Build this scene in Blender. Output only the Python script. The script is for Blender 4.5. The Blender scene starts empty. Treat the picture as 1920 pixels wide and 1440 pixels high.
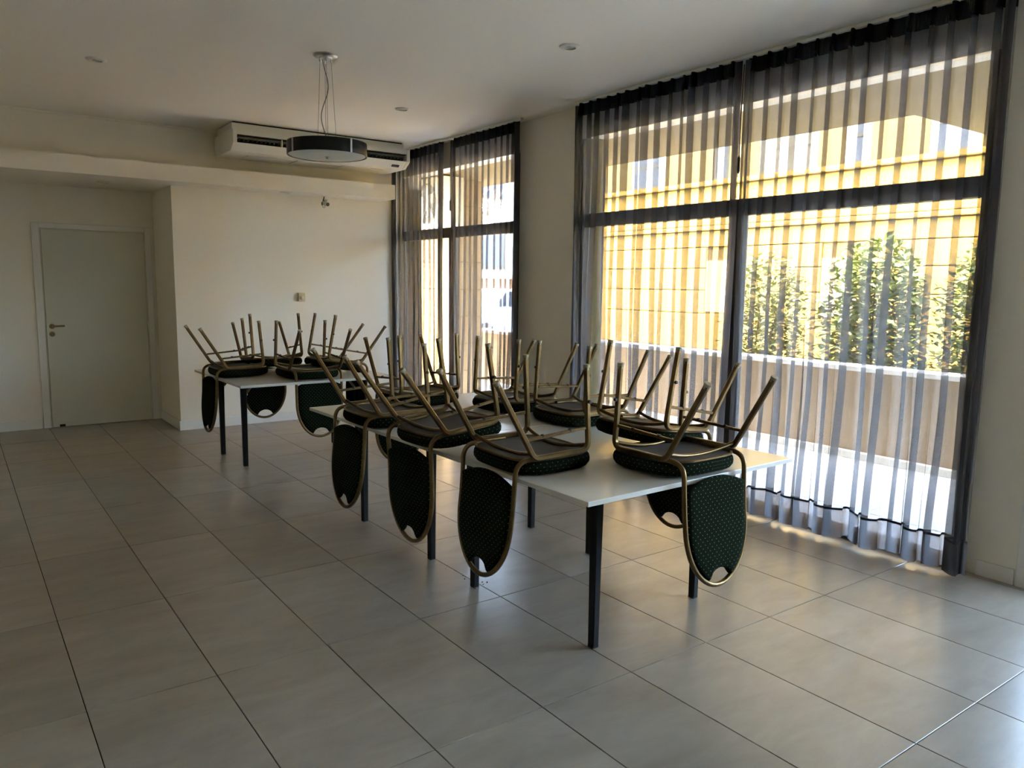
import bpy, bmesh, math, random
from mathutils import Matrix, Vector, Euler
PI = math.pi
S = bpy.context.scene
COL = S.collection

# ------------------------------------------------------------------ camera
cam_d = bpy.data.cameras.new('camera')
cam = bpy.data.objects.new('camera', cam_d); COL.objects.link(cam)
_r, _d, _f = (0.80826, -0.588697, 0.012316), (-0.066284, -0.11175, -0.991523), (0.585083, 0.800592, -0.129344)
cam.matrix_world = Matrix(((_r[0], -_d[0], -_f[0], -0.3022), (_r[1], -_d[1], -_f[1], -2.95052),
                           (_r[2], -_d[2], -_f[2], 1.52846), (0, 0, 0, 1)))
cam_d.sensor_width = 36.0
cam_d.lens = 36.0 * 1443.08 / 1920.0
cam_d.clip_start = 0.05; cam_d.clip_end = 300
S.camera = cam

# ------------------------------------------------------------------ world, sun, exposure
W = bpy.data.worlds.new('sky'); S.world = W; W.use_nodes = True
nt = W.node_tree; nt.nodes.clear()
wo = nt.nodes.new('ShaderNodeOutputWorld'); wb = nt.nodes.new('ShaderNodeBackground'); sk = nt.nodes.new('ShaderNodeTexSky')
sk.sky_type = 'NISHITA'; sk.sun_disc = False; sk.sun_elevation = math.radians(52); sk.sun_rotation = math.radians(300)
sk.air_density = 1.0; sk.dust_density = 6.0; sk.ozone_density = 1.0
nt.links.new(sk.outputs[0], wb.inputs[0]); wb.inputs[1].default_value = 7.0
nt.links.new(wb.outputs[0], wo.inputs[0])
sun_d = bpy.data.lights.new('sun', 'SUN'); sun_d.energy = 15.0; sun_d.angle = math.radians(0.6); sun_d.color = (1.0, 0.90, 0.72)
sun = bpy.data.objects.new('sun', sun_d); COL.objects.link(sun)
sun.rotation_euler = Vector((0.52, 0.16, -0.80)).to_track_quat('-Z', 'Y').to_euler()
sun.location = (-6, 8, 14)
S.view_settings.view_transform = 'Standard'; S.view_settings.look = 'None'
S.view_settings.gamma = 1.0; S.view_settings.use_curve_mapping = False
S.view_settings.exposure = 1.65
S.cycles.transparent_max_bounces = 32
S.cycles.max_bounces = 14; S.cycles.diffuse_bounces = 7; S.cycles.transmission_bounces = 10
S.cycles.caustics_reflective = False; S.cycles.caustics_refractive = False
S.cycles.sample_clamp_indirect = 6.0

# ------------------------------------------------------------------ materials
def mat(name, col=(.8, .8, .8), rough=.5, metal=0.0, spec=.5, bump=None, var=None, emit=None):
    m = bpy.data.materials.new(name); m.use_nodes = True
    n = m.node_tree; b = n.nodes['Principled BSDF']
    b.inputs['Base Color'].default_value = (*col, 1); b.inputs['Roughness'].default_value = rough
    b.inputs['Metallic'].default_value = metal; b.inputs['Specular IOR Level'].default_value = spec
    tc = n.nodes.new('ShaderNodeTexCoord')
    if var:
        sc, amt = var
        no = n.nodes.new('ShaderNodeTexNoise'); no.inputs['Scale'].default_value = sc; no.inputs['Detail'].default_value = 5
        rp = n.nodes.new('ShaderNodeValToRGB')
        rp.color_ramp.elements[0].color = (*[c * (1 - amt) for c in col], 1); rp.color_ramp.elements[0].position = .3
        rp.color_ramp.elements[1].color = (*[min(1, c * (1 + amt)) for c in col], 1); rp.color_ramp.elements[1].position = .7
        n.links.new(tc.outputs['Object'], no.inputs['Vector']); n.links.new(no.outputs['Fac'], rp.inputs[0])
        n.links.new(rp.outputs[0], b.inputs['Base Color'])
    if bump:
        sc, st, di = bump
        no = n.nodes.new('ShaderNodeTexNoise'); no.inputs['Scale'].default_value = sc; no.inputs['Detail'].default_value = 4
        bu = n.nodes.new('ShaderNodeBump'); bu.inputs['Strength'].default_value = st; bu.inputs['Distance'].default_value = di
        n.links.new(tc.outputs['Object'], no.inputs['Vector']); n.links.new(no.outputs['Fac'], bu.inputs['Height'])
        n.links.new(bu.outputs[0], b.inputs['Normal'])
    return m

def tile_material():
    m = bpy.data.materials.new('grey_porcelain'); m.use_nodes = True
    n = m.node_tree; L = n.links; b = n.nodes['Principled BSDF']
    ge = n.nodes.new('ShaderNodeNewGeometry'); oi = n.nodes.new('ShaderNodeObjectInfo')
    mp = n.nodes.new('ShaderNodeMapping'); mp.inputs['Scale'].default_value = (1.0, 2.6, 1.0)
    cmb = n.nodes.new('ShaderNodeVectorMath'); cmb.operation = 'SCALE'; cmb.inputs['Scale'].default_value = 37.0
    cx = n.nodes.new('ShaderNodeCombineXYZ'); L.new(oi.outputs['Random'], cx.inputs[0]); L.new(oi.outputs['Random'], cx.inputs[2])
    L.new(cx.outputs[0], cmb.inputs[0])
    ad = n.nodes.new('ShaderNodeVectorMath'); ad.operation = 'ADD'
    L.new(ge.outputs['Position'], ad.inputs[0]); L.new(cmb.outputs[0], ad.inputs[1]); L.new(ad.outputs[0], mp.inputs['Vector'])
    n1 = n.nodes.new('ShaderNodeTexNoise'); n1.inputs['Scale'].default_value = 2.6; n1.inputs['Detail'].default_value = 8; n1.inputs['Roughness'].default_value = .62
    n1.inputs['Distortion'].default_value = .4
    L.new(mp.outputs[0], n1.inputs['Vector'])
    rp = n.nodes.new('ShaderNodeValToRGB')
    rp.color_ramp.elements[0].position = .28; rp.color_ramp.elements[0].color = (.225, .193, .150, 1)
    rp.color_ramp.elements[1].position = .74; rp.color_ramp.elements[1].color = (.335, .297, .240, 1)
    L.new(n1.outputs['Fac'], rp.inputs[0])
    hv = n.nodes.new('ShaderNodeHueSaturation'); L.new(rp.outputs[0], hv.inputs['Color'])
    mr = n.nodes.new('ShaderNodeMapRange'); mr.inputs['To Min'].default_value = .93; mr.inputs['To Max'].default_value = 1.07
    L.new(oi.outputs['Random'], mr.inputs['Value']); L.new(mr.outputs[0], hv.inputs['Value'])
    L.new(hv.outputs[0], b.inputs['Base Color'])
    n2 = n.nodes.new('ShaderNodeTexNoise'); n2.inputs['Scale'].default_value = 3; n2.inputs['Detail'].default_value = 2
    L.new(ad.outputs[0], n2.inputs['Vector'])
    mr2 = n.nodes.new('ShaderNodeMapRange'); mr2.inputs['To Min'].default_value = .265; mr2.inputs['To Max'].default_value = .335
    L.new(n2.outputs['Fac'], mr2.inputs['Value']); L.new(mr2.outputs[0], b.inputs['Roughness'])
    b.inputs['Specular IOR Level'].default_value = .78
    n3 = n.nodes.new('ShaderNodeTexNoise'); n3.inputs['Scale'].default_value = 90; n3.inputs['Detail'].default_value = 3
    L.new(ge.outputs['Position'], n3.inputs['Vector'])
    bu = n.nodes.new('ShaderNodeBump'); bu.inputs['Strength'].default_value = .05; bu.inputs['Distance'].default_value = .002
    L.new(n3.outputs['Fac'], bu.inputs['Height']); L.new(bu.outputs[0], b.inputs['Normal'])
    return m

def dotted_fabric():
    m = bpy.data.materials.new('dotted_green_fabric'); m.use_nodes = True
    n = m.node_tree; L = n.links; b = n.nodes['Principled BSDF']
    uv = n.nodes.new('ShaderNodeUVMap'); uv.uv_map = 'UVMap'
    mp = n.nodes.new('ShaderNodeMapping'); mp.inputs['Rotation'].default_value = (0, 0, PI / 4); mp.inputs['Scale'].default_value = (50, 50, 50)
    L.new(uv.outputs[0], mp.inputs['Vector'])
    vo = n.nodes.new('ShaderNodeTexVoronoi'); vo.voronoi_dimensions = '2D'; vo.inputs['Scale'].default_value = 1.0; vo.inputs['Randomness'].default_value = 0.0
    L.new(mp.outputs[0], vo.inputs['Vector'])
    lt = n.nodes.new('ShaderNodeMath'); lt.operation = 'LESS_THAN'; lt.inputs[1].default_value = .095
    L.new(vo.outputs['Distance'], lt.inputs[0])
    no = n.nodes.new('ShaderNodeTexNoise'); no.inputs['Scale'].default_value = 600; L.new(uv.outputs[0], no.inputs['Vector'])
    rp = n.nodes.new('ShaderNodeValToRGB')
    rp.color_ramp.elements[0].color = (.0024, .0046, .0022, 1); rp.color_ramp.elements[1].color = (.0064, .0118, .0054, 1)
    L.new(no.outputs['Fac'], rp.inputs[0])
    mx = n.nodes.new('ShaderNodeMix'); mx.data_type = 'RGBA'
    L.new(lt.outputs[0], mx.inputs['Factor']); L.new(rp.outputs[0], mx.inputs['A']); mx.inputs['B'].default_value = (.135, .125, .085, 1)
    L.new(mx.outputs['Result'], b.inputs['Base Color'])
    b.inputs['Roughness'].default_value = .95; b.inputs['Specular IOR Level'].default_value = .04
    bu = n.nodes.new('ShaderNodeBump'); bu.inputs['Strength'].default_value = .25; bu.inputs['Distance'].default_value = .001
    L.new(no.outputs['Fac'], bu.inputs['Height']); L.new(bu.outputs[0], b.inputs['Normal'])
    return m

def sheer(name, trans, tcol, col, scale=1.0):
    """woven sheer cloth: open weave (transparent) + threads that reflect and let light through"""
    m = bpy.data.materials.new(name); m.use_nodes = True
    n = m.node_tree; L = n.links; n.nodes.clear()
    o = n.nodes.new('ShaderNodeOutputMaterial')
    tr = n.nodes.new('ShaderNodeBsdfTransparent'); tr.inputs[0].default_value = (*tcol, 1)
    tl = n.nodes.new('ShaderNodeBsdfTranslucent'); tl.inputs[0].default_value = (*[min(1, c * 1.3) for c in col], 1)
    df = n.nodes.new('ShaderNodeBsdfDiffuse'); df.inputs[0].default_value = (*[c * .5 for c in col], 1)
    th = n.nodes.new('ShaderNodeMixShader'); th.inputs[0].default_value = .28
    L.new(tl.outputs[0], th.inputs[1]); L.new(df.outputs[0], th.inputs[2])
    ge = n.nodes.new('ShaderNodeTexCoord')
    mp = n.nodes.new('ShaderNodeMapping'); mp.inputs['Scale'].default_value = (60, 60, 3.0)
    L.new(ge.outputs['Object'], mp.inputs['Vector'])
    no = n.nodes.new('ShaderNodeTexNoise'); no.inputs['Scale'].default_value = 5 * scale; no.inputs['Detail'].default_value = 4
    L.new(mp.outputs[0], no.inputs['Vector'])
    mr = n.nodes.new('ShaderNodeMapRange'); mr.inputs['From Min'].default_value = .3; mr.inputs['From Max'].default_value = .7
    mr.inputs['To Min'].default_value = max(0, trans - .035); mr.inputs['To Max'].default_value = trans + .035
    L.new(no.outputs['Fac'], mr.inputs['Value'])
    mx = n.nodes.new('ShaderNodeMixShader')
    L.new(mr.outputs[0], mx.inputs[0]); L.new(th.outputs[0], mx.inputs[1]); L.new(tr.outputs[0], mx.inputs[2])
    L.new(mx.outputs[0], o.inputs[0])
    return m

def glass_mat():
    m = bpy.data.materials.new('window_glass'); m.use_nodes = True
    n = m.node_tree; L = n.links; n.nodes.clear()
    o = n.nodes.new('ShaderNodeOutputMaterial'); tr = n.nodes.new('ShaderNodeBsdfTransparent'); gl = n.nodes.new('ShaderNodeBsdfGlossy')
    tr.inputs[0].default_value = (.94, .96, .95, 1); gl.inputs['Roughness'].default_value = .02
    fr = n.nodes.new('ShaderNodeFresnel'); ge = n.nodes.new('ShaderNodeNewGeometry')
    mr = n.nodes.new('ShaderNodeMapRange'); mr.inputs['To Min'].default_value = 1.45; mr.inputs['To Max'].default_value = 1 / 1.45
    L.new(ge.outputs['Backfacing'], mr.inputs['Value']); L.new(mr.outputs[0], fr.inputs[0])   # same reflectance on both faces of the thin pane
    mx = n.nodes.new('ShaderNodeMixShader'); L.new(fr.outputs[0], mx.inputs[0]); L.new(tr.outputs[0], mx.inputs[1]); L.new(gl.outputs[0], mx.inputs[2])
    L.new(mx.outputs[0], o.inputs[0]); return m

M_wall = mat('warm_white_paint', (.80, .76, .66), .85, spec=.2, bump=(140, .08, .002), var=(.9, .018))
M_ceil = mat('ceiling_white_paint', (.83, .80, .72), .9, spec=.2, bump=(120, .06, .002))
M_trimw = mat('white_gloss_trim', (.74, .735, .69), .45)
M_door = mat('cream_door_paint', (.60, .60, .505), .5, var=(1.2, .015))
M_tile = tile_material()
M_grout = mat('dark_grout', (.018, .016, .014), .95, spec=.05)
M_laminate = mat('white_laminate', (.64, .62, .555), .22, spec=.55, bump=(220, .03, .001))
M_tedge = mat('grey_table_edge', (.52, .52, .49), .4)
M_black = mat('black_powder_coat', (.005, .005, .006), .5, spec=.15)
M_brass = mat('aged_gold_tube', (.125, .077, .029), .33, metal=.85, spec=.5, var=(30, .22))
M_cap = mat('cloudy_plastic_foot', (.30, .25, .17), .5)
M_fabric = dotted_fabric()
M_board = mat('dark_seat_board', (.030, .026, .022), .7, var=(14, .3))
M_knob = mat('black_rubber', (.012, .012, .012), .6)
M_acw = mat('ivory_plastic', (.70, .685, .60), .45)
M_acd = mat('air_duct_black', (.010, .010, .010), .6)
M_acv = mat('grey_vane_plastic', (.34, .33, .28), .5)
M_chrome = mat('brushed_chrome', (.55, .55, .54), .28, metal=1)
M_shade = mat('black_lacquer_shade', (.004, .004, .004), .35, spec=.2)
M_frost = mat('frosted_glass', (.66, .70, .66), .45)
M_cord = mat('grey_cord', (.16, .155, .14), .5)
M_frame = mat('dark_bronze_frame', (.045, .036, .030), .45)
M_refl = mat('white_reflection_strip', (.72, .72, .68), .4)
M_glass = glass_mat()
M_sheer = sheer('grey_sheer_curtain', .42, (.97, .97, .97), (.085, .085, .09))
M_dense = sheer('doubled_sheer_hem', .15, (.92, .90, .90), (.13, .125, .13), .7)
M_head = sheer('stiff_curtain_heading', .05, (.9, .9, .9), (.02, .02, .022), .6)
M_seam = mat('dark_seam_band', (.035, .032, .034), .9)
M_brassh = mat('worn_brass', (.24, .17, .09), .38, metal=.8)
M_stone = mat('ochre_sandstone', (.160, .104, .024), .9, spec=.04, var=(2.2, .10), bump=(30, .3, .01))
M_stonej = mat('stone_joint', (.105, .068, .020), .95, spec=.04)
M_stonep = mat('pale_plaster', (.050, .036, .014), .9, spec=.04, var=(1.5, .06))
M_pier = mat('cream_pier_render', (.24, .175, .095), .9, spec=.04, var=(1.5, .06))
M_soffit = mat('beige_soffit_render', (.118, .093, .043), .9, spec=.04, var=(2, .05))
M_planter = mat('tan_render', (.31, .225, .135), .9, spec=.04, var=(2.5, .08))
M_coping = mat('pale_coping', (.72, .68, .60), .8)
M_pave = mat('pale_paving', (.74, .74, .74), .55, var=(3, .08))
M_asph = mat('pale_lane_concrete', (.46, .45, .42), .9)
M_leaf = mat('laurel_leaf', (.135, .170, .042), .38, var=(6, .35))
M_leaf2 = mat('olive_leaf', (.150, .165, .045), .42, var=(6, .35))
M_bark = mat('grey_bark', (.16, .13, .10), .9)
M_winb = mat('sky_tinted_pane', (.060, .075, .105), .5, spec=.1)
M_shut = mat('pale_blind', (.085, .080, .066), .7, spec=.1)

# ------------------------------------------------------------------ mesh helpers
class MB:
    def __init__(s): s.v = []; s.f = []; s.uv = None
    def add(s, vs, fs):
        o = len(s.v); s.v += [tuple(p) for p in vs]; s.f += [tuple(i + o for i in f) for f in fs]; return s
    def box(s, x0, y0, z0, x1, y1, z1):
        v = [(x0, y0, z0), (x1, y0, z0), (x1, y1, z0), (x0, y1, z0), (x0, y0, z1), (x1, y0, z1), (x1, y1, z1), (x0, y1, z1)]
        return s.add(v, [(3, 2, 1, 0), (4, 5, 6, 7), (0, 1, 5, 4), (1, 2, 6, 5), (2, 3, 7, 6), (3, 0, 4, 7)])
    def obox(s, c, ax, ay, az):
        c = Vector(c); ax = Vector(ax); ay = Vector(ay); az = Vector(az)
        v = [c + i * ax + j * ay + k * az for k in (-1, 1) for j, i in ((-1, -1), (-1, 1), (1, 1), (1, -1))]
        return s.add(v, [(3, 2, 1, 0), (4, 5, 6, 7), (0, 1, 5, 4), (1, 2, 6, 5), (2, 3, 7, 6), (3, 0, 4, 7)])
    def prism(s, poly, axis, a, b):
        """poly of 2D points extruded along axis ('x': (y,z), 'y': (x,z), 'z': (x,y))"""
        def P(p, t): return {'x': (t, p[0], p[1]), 'y': (p[0], t, p[1]), 'z': (p[0], p[1], t)}[axis]
        n = len(poly); v = [P(p, a) for p in poly] + [P(p, b) for p in poly]
        f = [tuple(range(n - 1, -1, -1)), tuple(range(n, 2 * n))] + [(i, (i + 1) % n, n + (i + 1) % n, n + i) for i in range(n)]
        return s.add(v, f)
    def lathe(s, prof, c=(0, 0, 0), seg=24, axis='z'):
        vs = []; fs = []
        for r, h in prof:
            for k in range(seg):
                a = 2 * PI * k / seg; x, y = r * math.cos(a), r * math.sin(a)
                p = {'z': (x, y, h), 'y': (x, h, y), 'x': (h, x, y)}[axis]
                vs.append((p[0] + c[0], p[1] + c[1], p[2] + c[2]))
        n = len(prof)
        for i in range(n - 1):
            for k in range(seg):
                k2 = (k + 1) % seg
                fs.append((i * seg + k, i * seg + k2, (i + 1) * seg + k2, (i + 1) * seg + k))
        fs.append(tuple(range(seg - 1, -1, -1))); fs.append(tuple((n - 1) * seg + k for k in range(seg)))
        return s.add(vs, fs)
    def tube(s, pts, r, seg=10, square=False, closed=False, up=None, r2=None):
        pts = [Vector(p) for p in pts]; n = len(pts)
        T = []
        for i in range(n):
            a = pts[i - 1] if (i or closed) else pts[0]; b = pts[(i + 1) % n] if (i < n - 1 or closed) else pts[-1]
            T.append((b - a).normalized())
        N = Vector(up) if up else (Vector((0, 0, 1)) if abs(T[0].z) < .9 else Vector((1, 0, 0)))
        vs = []; fs = []
        if square: prof = [(1, .62), (.62, 1), (-.62, 1), (-1, .62), (-1, -.62), (-.62, -1), (.62, -1), (1, -.62)]
        else: prof = [(math.cos(2 * PI * k / seg), math.sin(2 * PI * k / seg)) for k in range(seg)]
        m = len(prof)
        for i in range(n):
            N = (N - T[i] * N.dot(T[i])).normalized(); B = T[i].cross(N)
            rr = r if r2 is None else r + (r2 - r) * i / (n - 1)
            for a, b in prof: vs.append(pts[i] + (N * a + B * b) * rr)
        for i in range(n if closed else n - 1):
            j = (i + 1) % n
            for k in range(m):
                k2 = (k + 1) % m; fs.append((i * m + k, i * m + k2, j * m + k2, j * m + k))
        if not closed:
            fs.append(tuple(range(m - 1, -1, -1))); fs.append(tuple((n - 1) * m + k for k in range(m)))
        return s.add(vs, fs)
    def mesh(s, name, m, smooth=None):
        me = bpy.data.meshes.new(name); me.from_pydata(s.v, [], s.f); me.validate()
        bm = bmesh.new(); bm.from_mesh(me); bmesh.ops.recalc_face_normals(bm, faces=bm.faces)
        if smooth is not None:
            for f in bm.faces: f.smooth = True
            for e in bm.edges:
                if len(e.link_faces) == 2 and e.calc_face_angle(0) > math.radians(smooth): e.smooth = False
        bm.to_mesh(me); bm.free()
        if m: me.materials.append(m)
        return me
    def build(s, name, m, parent=None, smooth=None, bevel=None):
        me = s.mesh(name, m, smooth); o = bpy.data.objects.new(name, me); COL.objects.link(o)
        if parent: o.parent = parent
        if bevel:
            md = o.modifiers.new('edge', 'BEVEL'); md.width = bevel; md.segments = 2; md.limit_method = 'ANGLE'; md.angle_limit = math.radians(40)
        return o

def empty(name, loc=(0, 0, 0), rz=0, label=None, cat=None, group=None, kind=None):
    o = bpy.data.objects.new(name, None); COL.objects.link(o); o.location = loc; o.rotation_euler = (0, 0, rz)
    o.empty_display_size = .1
    return tag(o, label, cat, group, kind)
def tag(o, label=None, cat=None, group=None, kind=None):
    if label: o['label'] = label
    if cat: o['category'] = cat
    if group: o['group'] = group
    if kind: o['kind'] = kind
    return o
def struct(o): o['kind'] = 'structure'; return o
def fillet(pts, rad, k=5):
    """round the inner corners of a polyline; rad = number or list per corner"""
    pts = [Vector(p) for p in pts]; out = [pts[0]]
    for i in range(1, len(pts) - 1):
        r = rad[i - 1] if isinstance(rad, (list, tuple)) else rad
        a, b, c = pts[i - 1], pts[i], pts[i + 1]
        d1 = (a - b).normalized(); d2 = (c - b).normalized(); r = min(r, (a - b).length * .48, (c - b).length * .48)
        p, q = b + d1 * r, b + d2 * r
        for t in range(k + 1):
            u = t / k; out.append(p * (1 - u) ** 2 + b * 2 * u * (1 - u) + q * u * u)
    out.append(pts[-1]); return out
def copy_tree(o):
    c = o.copy(); COL.objects.link(c)
    for ch in o.children:
        d = ch.copy(); COL.objects.link(d); d.parent = c; d.matrix_parent_inverse = ch.matrix_parent_inverse.copy()
        for g in ch.children:
            e = g.copy(); COL.objects.link(e); e.parent = d
    return c

# ================================================================== ROOM SHELL
X0, XR, Y0, YB, YN, H = -3.2, 4.10, -5.4, 5.279, 6.13, 3.01
XRO = 4.34                                   # outer face of the window wall
NX = 1.536                                   # right cheek of the door niche
W1 = (2.985, YB)                            # far window opening (y)
W2 = (-1.13, 2.085)                           # near window opening
D2 = (-3.30, -1.47)                          # glazed door beyond the frame
HEAD = 2.76
# floor slab + tiles
fl = struct(MB().box(X0 - .2, Y0 - .2, -.12, XRO, YN + .1, -.004).build('floor', M_grout))
TX, TY = .45, .9023
tile_full = None
for i in range(-8, 10):
    for j in range(-7, 7):
        x0, y0 = i * TX, j * TY; x1, y1 = x0 + TX, y0 + TY
        x0, x1 = max(x0, X0), min(x1, 4.20); y0 = max(y0, Y0)
        y1 = min(y1, YN if x0 < NX else YB)
        if x1 - x0 < .02 or y1 - y0 < .02: continue
        full = abs(x1 - x0 - TX) < 1e-6 and abs(y1 - y0 - TY) < 1e-6
        g, b = .0019, .0010
        if full and tile_full: me = tile_full
        else:
            w, d = x1 - x0, y1 - y0; v = []
            for z, e in ((-.004, g), (-b, g), (0, g + b)): v += [(e, e, z), (w - e, e, z), (w - e, d - e, z), (e, d - e, z)]
            fs = [(8, 9, 10, 11)]
            for lv in (0, 4):
                for k in range(4): fs.append((lv + k, lv + (k + 1) % 4, lv + 4 + (k + 1) % 4, lv + 4 + k))
            me = MB().add(v, fs).mesh('floor_tile', M_tile)
            if full: tile_full = me
        o = bpy.data.objects.new('floor_tile', me); COL.objects.link(o); o.parent = fl; o.location = (x0, y0, 0)
# ceiling
struct(MB().box(X0 - .2, Y0 - .2, H, XRO, YB + .2, H + .16).build('ceiling', M_ceil))
# walls
struct(MB().box(X0 - .2, Y0 - .2, 0, X0, YN + .2, H).build('wall_left', M_wall))
struct(MB().box(X0, Y0 - .2, 0, XRO, Y0, H).build('wall_front', M_wall))
wb_ = MB()
wb_.box(NX, YB, 0, XRO, YN + .2, 2.445)                     # wall with the tables in front of it
wb_.box(3.76, YB, 2.445, XRO, YN + .2, 2.62)                  # beside the end of the ledge
wb_.box(X0, YN, 0, NX, YN + .2, 2.445)                       # niche back (behind the door leaf)
wb_.box(X0, YB + .02, 2.60, XRO, YN + .2, H)                 # upper wall above the ledge
struct(wb_.build('wall_back', M_wall))
struct(MB().box(X0, 4.93, 2.445, 3.81, YN + .1, 2.60).build('trim_1', M_wall))          # boxed ledge over wall and niche
wr = MB()
wr.box(XR, Y0, 0, XRO, D2[0], H); wr.box(XR, D2[1], 0, XRO, W2[0], H); wr.box(XR, W2[1], 0, XRO, W1[0], H); wr.box(XR + .06, W1[1], 0, XRO, YB + .02, H)
for a, b in ((D2), (W2), (W1)): wr.box(XR, a, HEAD, XRO, b, H)
struct(wr.build('wall_right', M_wall))
# rendered outer reveals of the window openings
for k, (y0, y1) in enumerate(((W2[1] - .004, W2[1]), (W2[0], W2[0] + .004), (W1[0], W1[0] + .004))):
    struct(MB().box(4.145, y0, .06, XRO + .004, y1, HEAD - .002).build('trim_%d' % (3 + k), M_soffit))
# baseboards
def base(name, boxes):
    m = MB()
    for q in boxes: m.box(*q)
    struct(m.build(name, M_trimw, bevel=.003))
base('baseboard_back', [(NX - .014, YB - .014, 0, XR, YB, .10), (NX - .014, YB, 0, NX, YN, .10), (1.50, YN - .014, 0, NX, YN, .10), (X0, YN - .014, 0, .39, YN, .10)])
base('baseboard_left', [(X0, Y0, 0, X0 + .014, YN, .10)])
base('baseboard_right', [(XR - .014, D2[1] + .08, 0, XR, W2[0] - .075, .085), (XR - .014, W2[1] + .02, 0, XR, W1[0] - .02, .085)])
# thin plaster reveal by the window frame, ceiling line cove
struct(MB().box(X0, YB, H - .018, XR, YB + .021, H).build('trim_2', M_wall))
# windows: head strip whitened like a reflection, bronze frame, panes
FXC = 4.105                                  # window frames sit nearly flush with the inner wall face
def window(name, ya, yb, mull, mtop):
    w = empty(name, (FXC, (ya + yb) / 2, 0)); struct(w)
    w.matrix_parent_inverse = Matrix.Identity(4)
    oy = (ya + yb) / 2
    def p(nm, m, mb, bev=None):
        o = mb.build(nm, m, w, bevel=bev); o.matrix_parent_inverse = Matrix.Translation((-FXC, -oy, 0)); return o
    p('jamb', M_frame, MB().box(FXC - .030, ya, 0, FXC + .035, ya + .055, HEAD), .003)
    p('jamb', M_frame, MB().box(FXC - .030, yb - .055, 0, FXC + .035, yb, HEAD), .003)
    p('head_strip', M_refl, MB().box(FXC - .036, ya, HEAD - .028, FXC + .035, yb, HEAD - .001), .002)  # frame head, its white colour standing in for a bright gap reflection
    tb = p('transom_bar', M_frame, MB().box(FXC - .036, ya + .05, 2.005, FXC + .040, yb - .05, 2.115), .004)
    p('sill_rail', M_frame, MB().box(FXC - .030, ya + .05, 0, FXC + .035, yb - .05, .055), .003)
    for y, wd in mull: p('mullion', M_frame, MB().box(FXC - .042, y - wd / 2, .05, FXC + .040, y + wd / 2, 2.01), .003)
    ys = [ya + .05] + [y for y, _ in mull] + [yb - .05]
    for k in range(len(ys) - 1): p('pane', M_glass, MB().box(FXC - .003, ys[k], .05, FXC + .003, ys[k + 1], 2.01))
    p('pane', M_glass, MB().box(FXC - .003, ya + .05, 2.11, FXC + .003, yb - .05, HEAD - .025))
window('window_1', W1[0], W1[1], [(4.17, .06)], 2)
window('window_2', W2[0], W2[1], [(.46, .075)], 2)
# glazed door past the end of the pillar
dr = empty('door_2', (4.2, sum(D2) / 2, 0)); struct(dr)
def dpart(nm, m, mb, bev=.003):
    o = mb.build(nm, m, dr, bevel=bev); o.matrix_parent_inverse = Matrix.Translation((-4.2, -sum(D2) / 2, 0)); return o
dpart('casing', M_trimw, MB().box(4.085, D2[1], 0, 4.10, D2[1] + .07, HEAD))
dpart('jamb', M_trimw, MB().box(4.10, D2[1] - .05, 0, 4.27, D2[1], HEAD)); dpart('jamb', M_trimw, MB().box(4.10, D2[0], 0, 4.27, D2[0] + .05, HEAD))
dpart('head', M_trimw, MB().box(4.10, D2[0] + .05, HEAD - .05, 4.27, D2[1] - .05, HEAD))
dpart('bottom_rail', M_trimw, MB().box(4.20, D2[0] + .05, 0, 4.25, D2[1] - .05, .10))
dpart('stile', M_trimw, MB().box(4.20, sum(D2) / 2 - .05, .10, 4.25, sum(D2) / 2 + .05, HEAD - .05))
dpart('pane', M_glass, MB().box(4.222, D2[0] + .05, .10, 4.228, D2[1] - .05, HEAD - .05), None)

# door in the niche
d1 = empty('door_1', (.95, YN, 0)); struct(d1)
def p1(nm, m, mb, bev=None, par=None, smooth=None):
    o = mb.build(nm, m, par or d1, bevel=bev, smooth=smooth)
    if par is None: o.matrix_parent_inverse = Matrix.Translation((-.95, -YN, 0))
    return o
cas = MB().box(.405, YN - .022, 0, .470, YN, 2.075); p1('casing', M_trimw, cas, .004)
p1('casing', M_trimw, MB().box(1.440, YN - .022, .0, 1.500, YN, 2.075), .004)
p1('casing', M_trimw, MB().box(.470, YN - .022, 2.022, 1.440, YN, 2.075), .004)
p1('door_stop_strip', M_door, MB().box(.470, YN - .012, .0, .482, YN, 2.022).box(1.428, YN - .012, 0, 1.440, YN, 2.022).box(.482, YN - .012, 2.010, 1.428, YN, 2.022))
leaf = p1('door_leaf', M_door, MB().box(.484, YN - .028, .006, 1.424, YN - .002, 2.008), .003)
hm = MB().lathe([(.026, -.0), (.026, -.008), (.011, -.010), (.011, -.045), (.009, -.05)], (.532, YN - .028, 1.042), 16, 'y')
hm.tube(fillet([(.532, YN - .070, 1.042), (.560, YN - .072, 1.044), (.640, YN - .072, 1.046)], .01), .009, 8)
p1('door_handle', M_brassh, hm, smooth=40)
p1('keyhole_plate', M_brassh, MB().lathe([(.025, 0), (.025, -.006), (.009, -.007), (.009, -.012)], (.530, YN - .028, .963), 16, 'y'), smooth=40)
for z in (1.872, 1.030, .175):
    p1('hinge', M_trimw, MB().lathe([(.009, -.045), (.009, .045)], (1.430, YN - .030, z), 10, 'z'), smooth=40)
p1('floor_bolt', M_knob, MB().box(.545, YN - .048, .010, .595, YN - .028, .032), .003)

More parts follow.
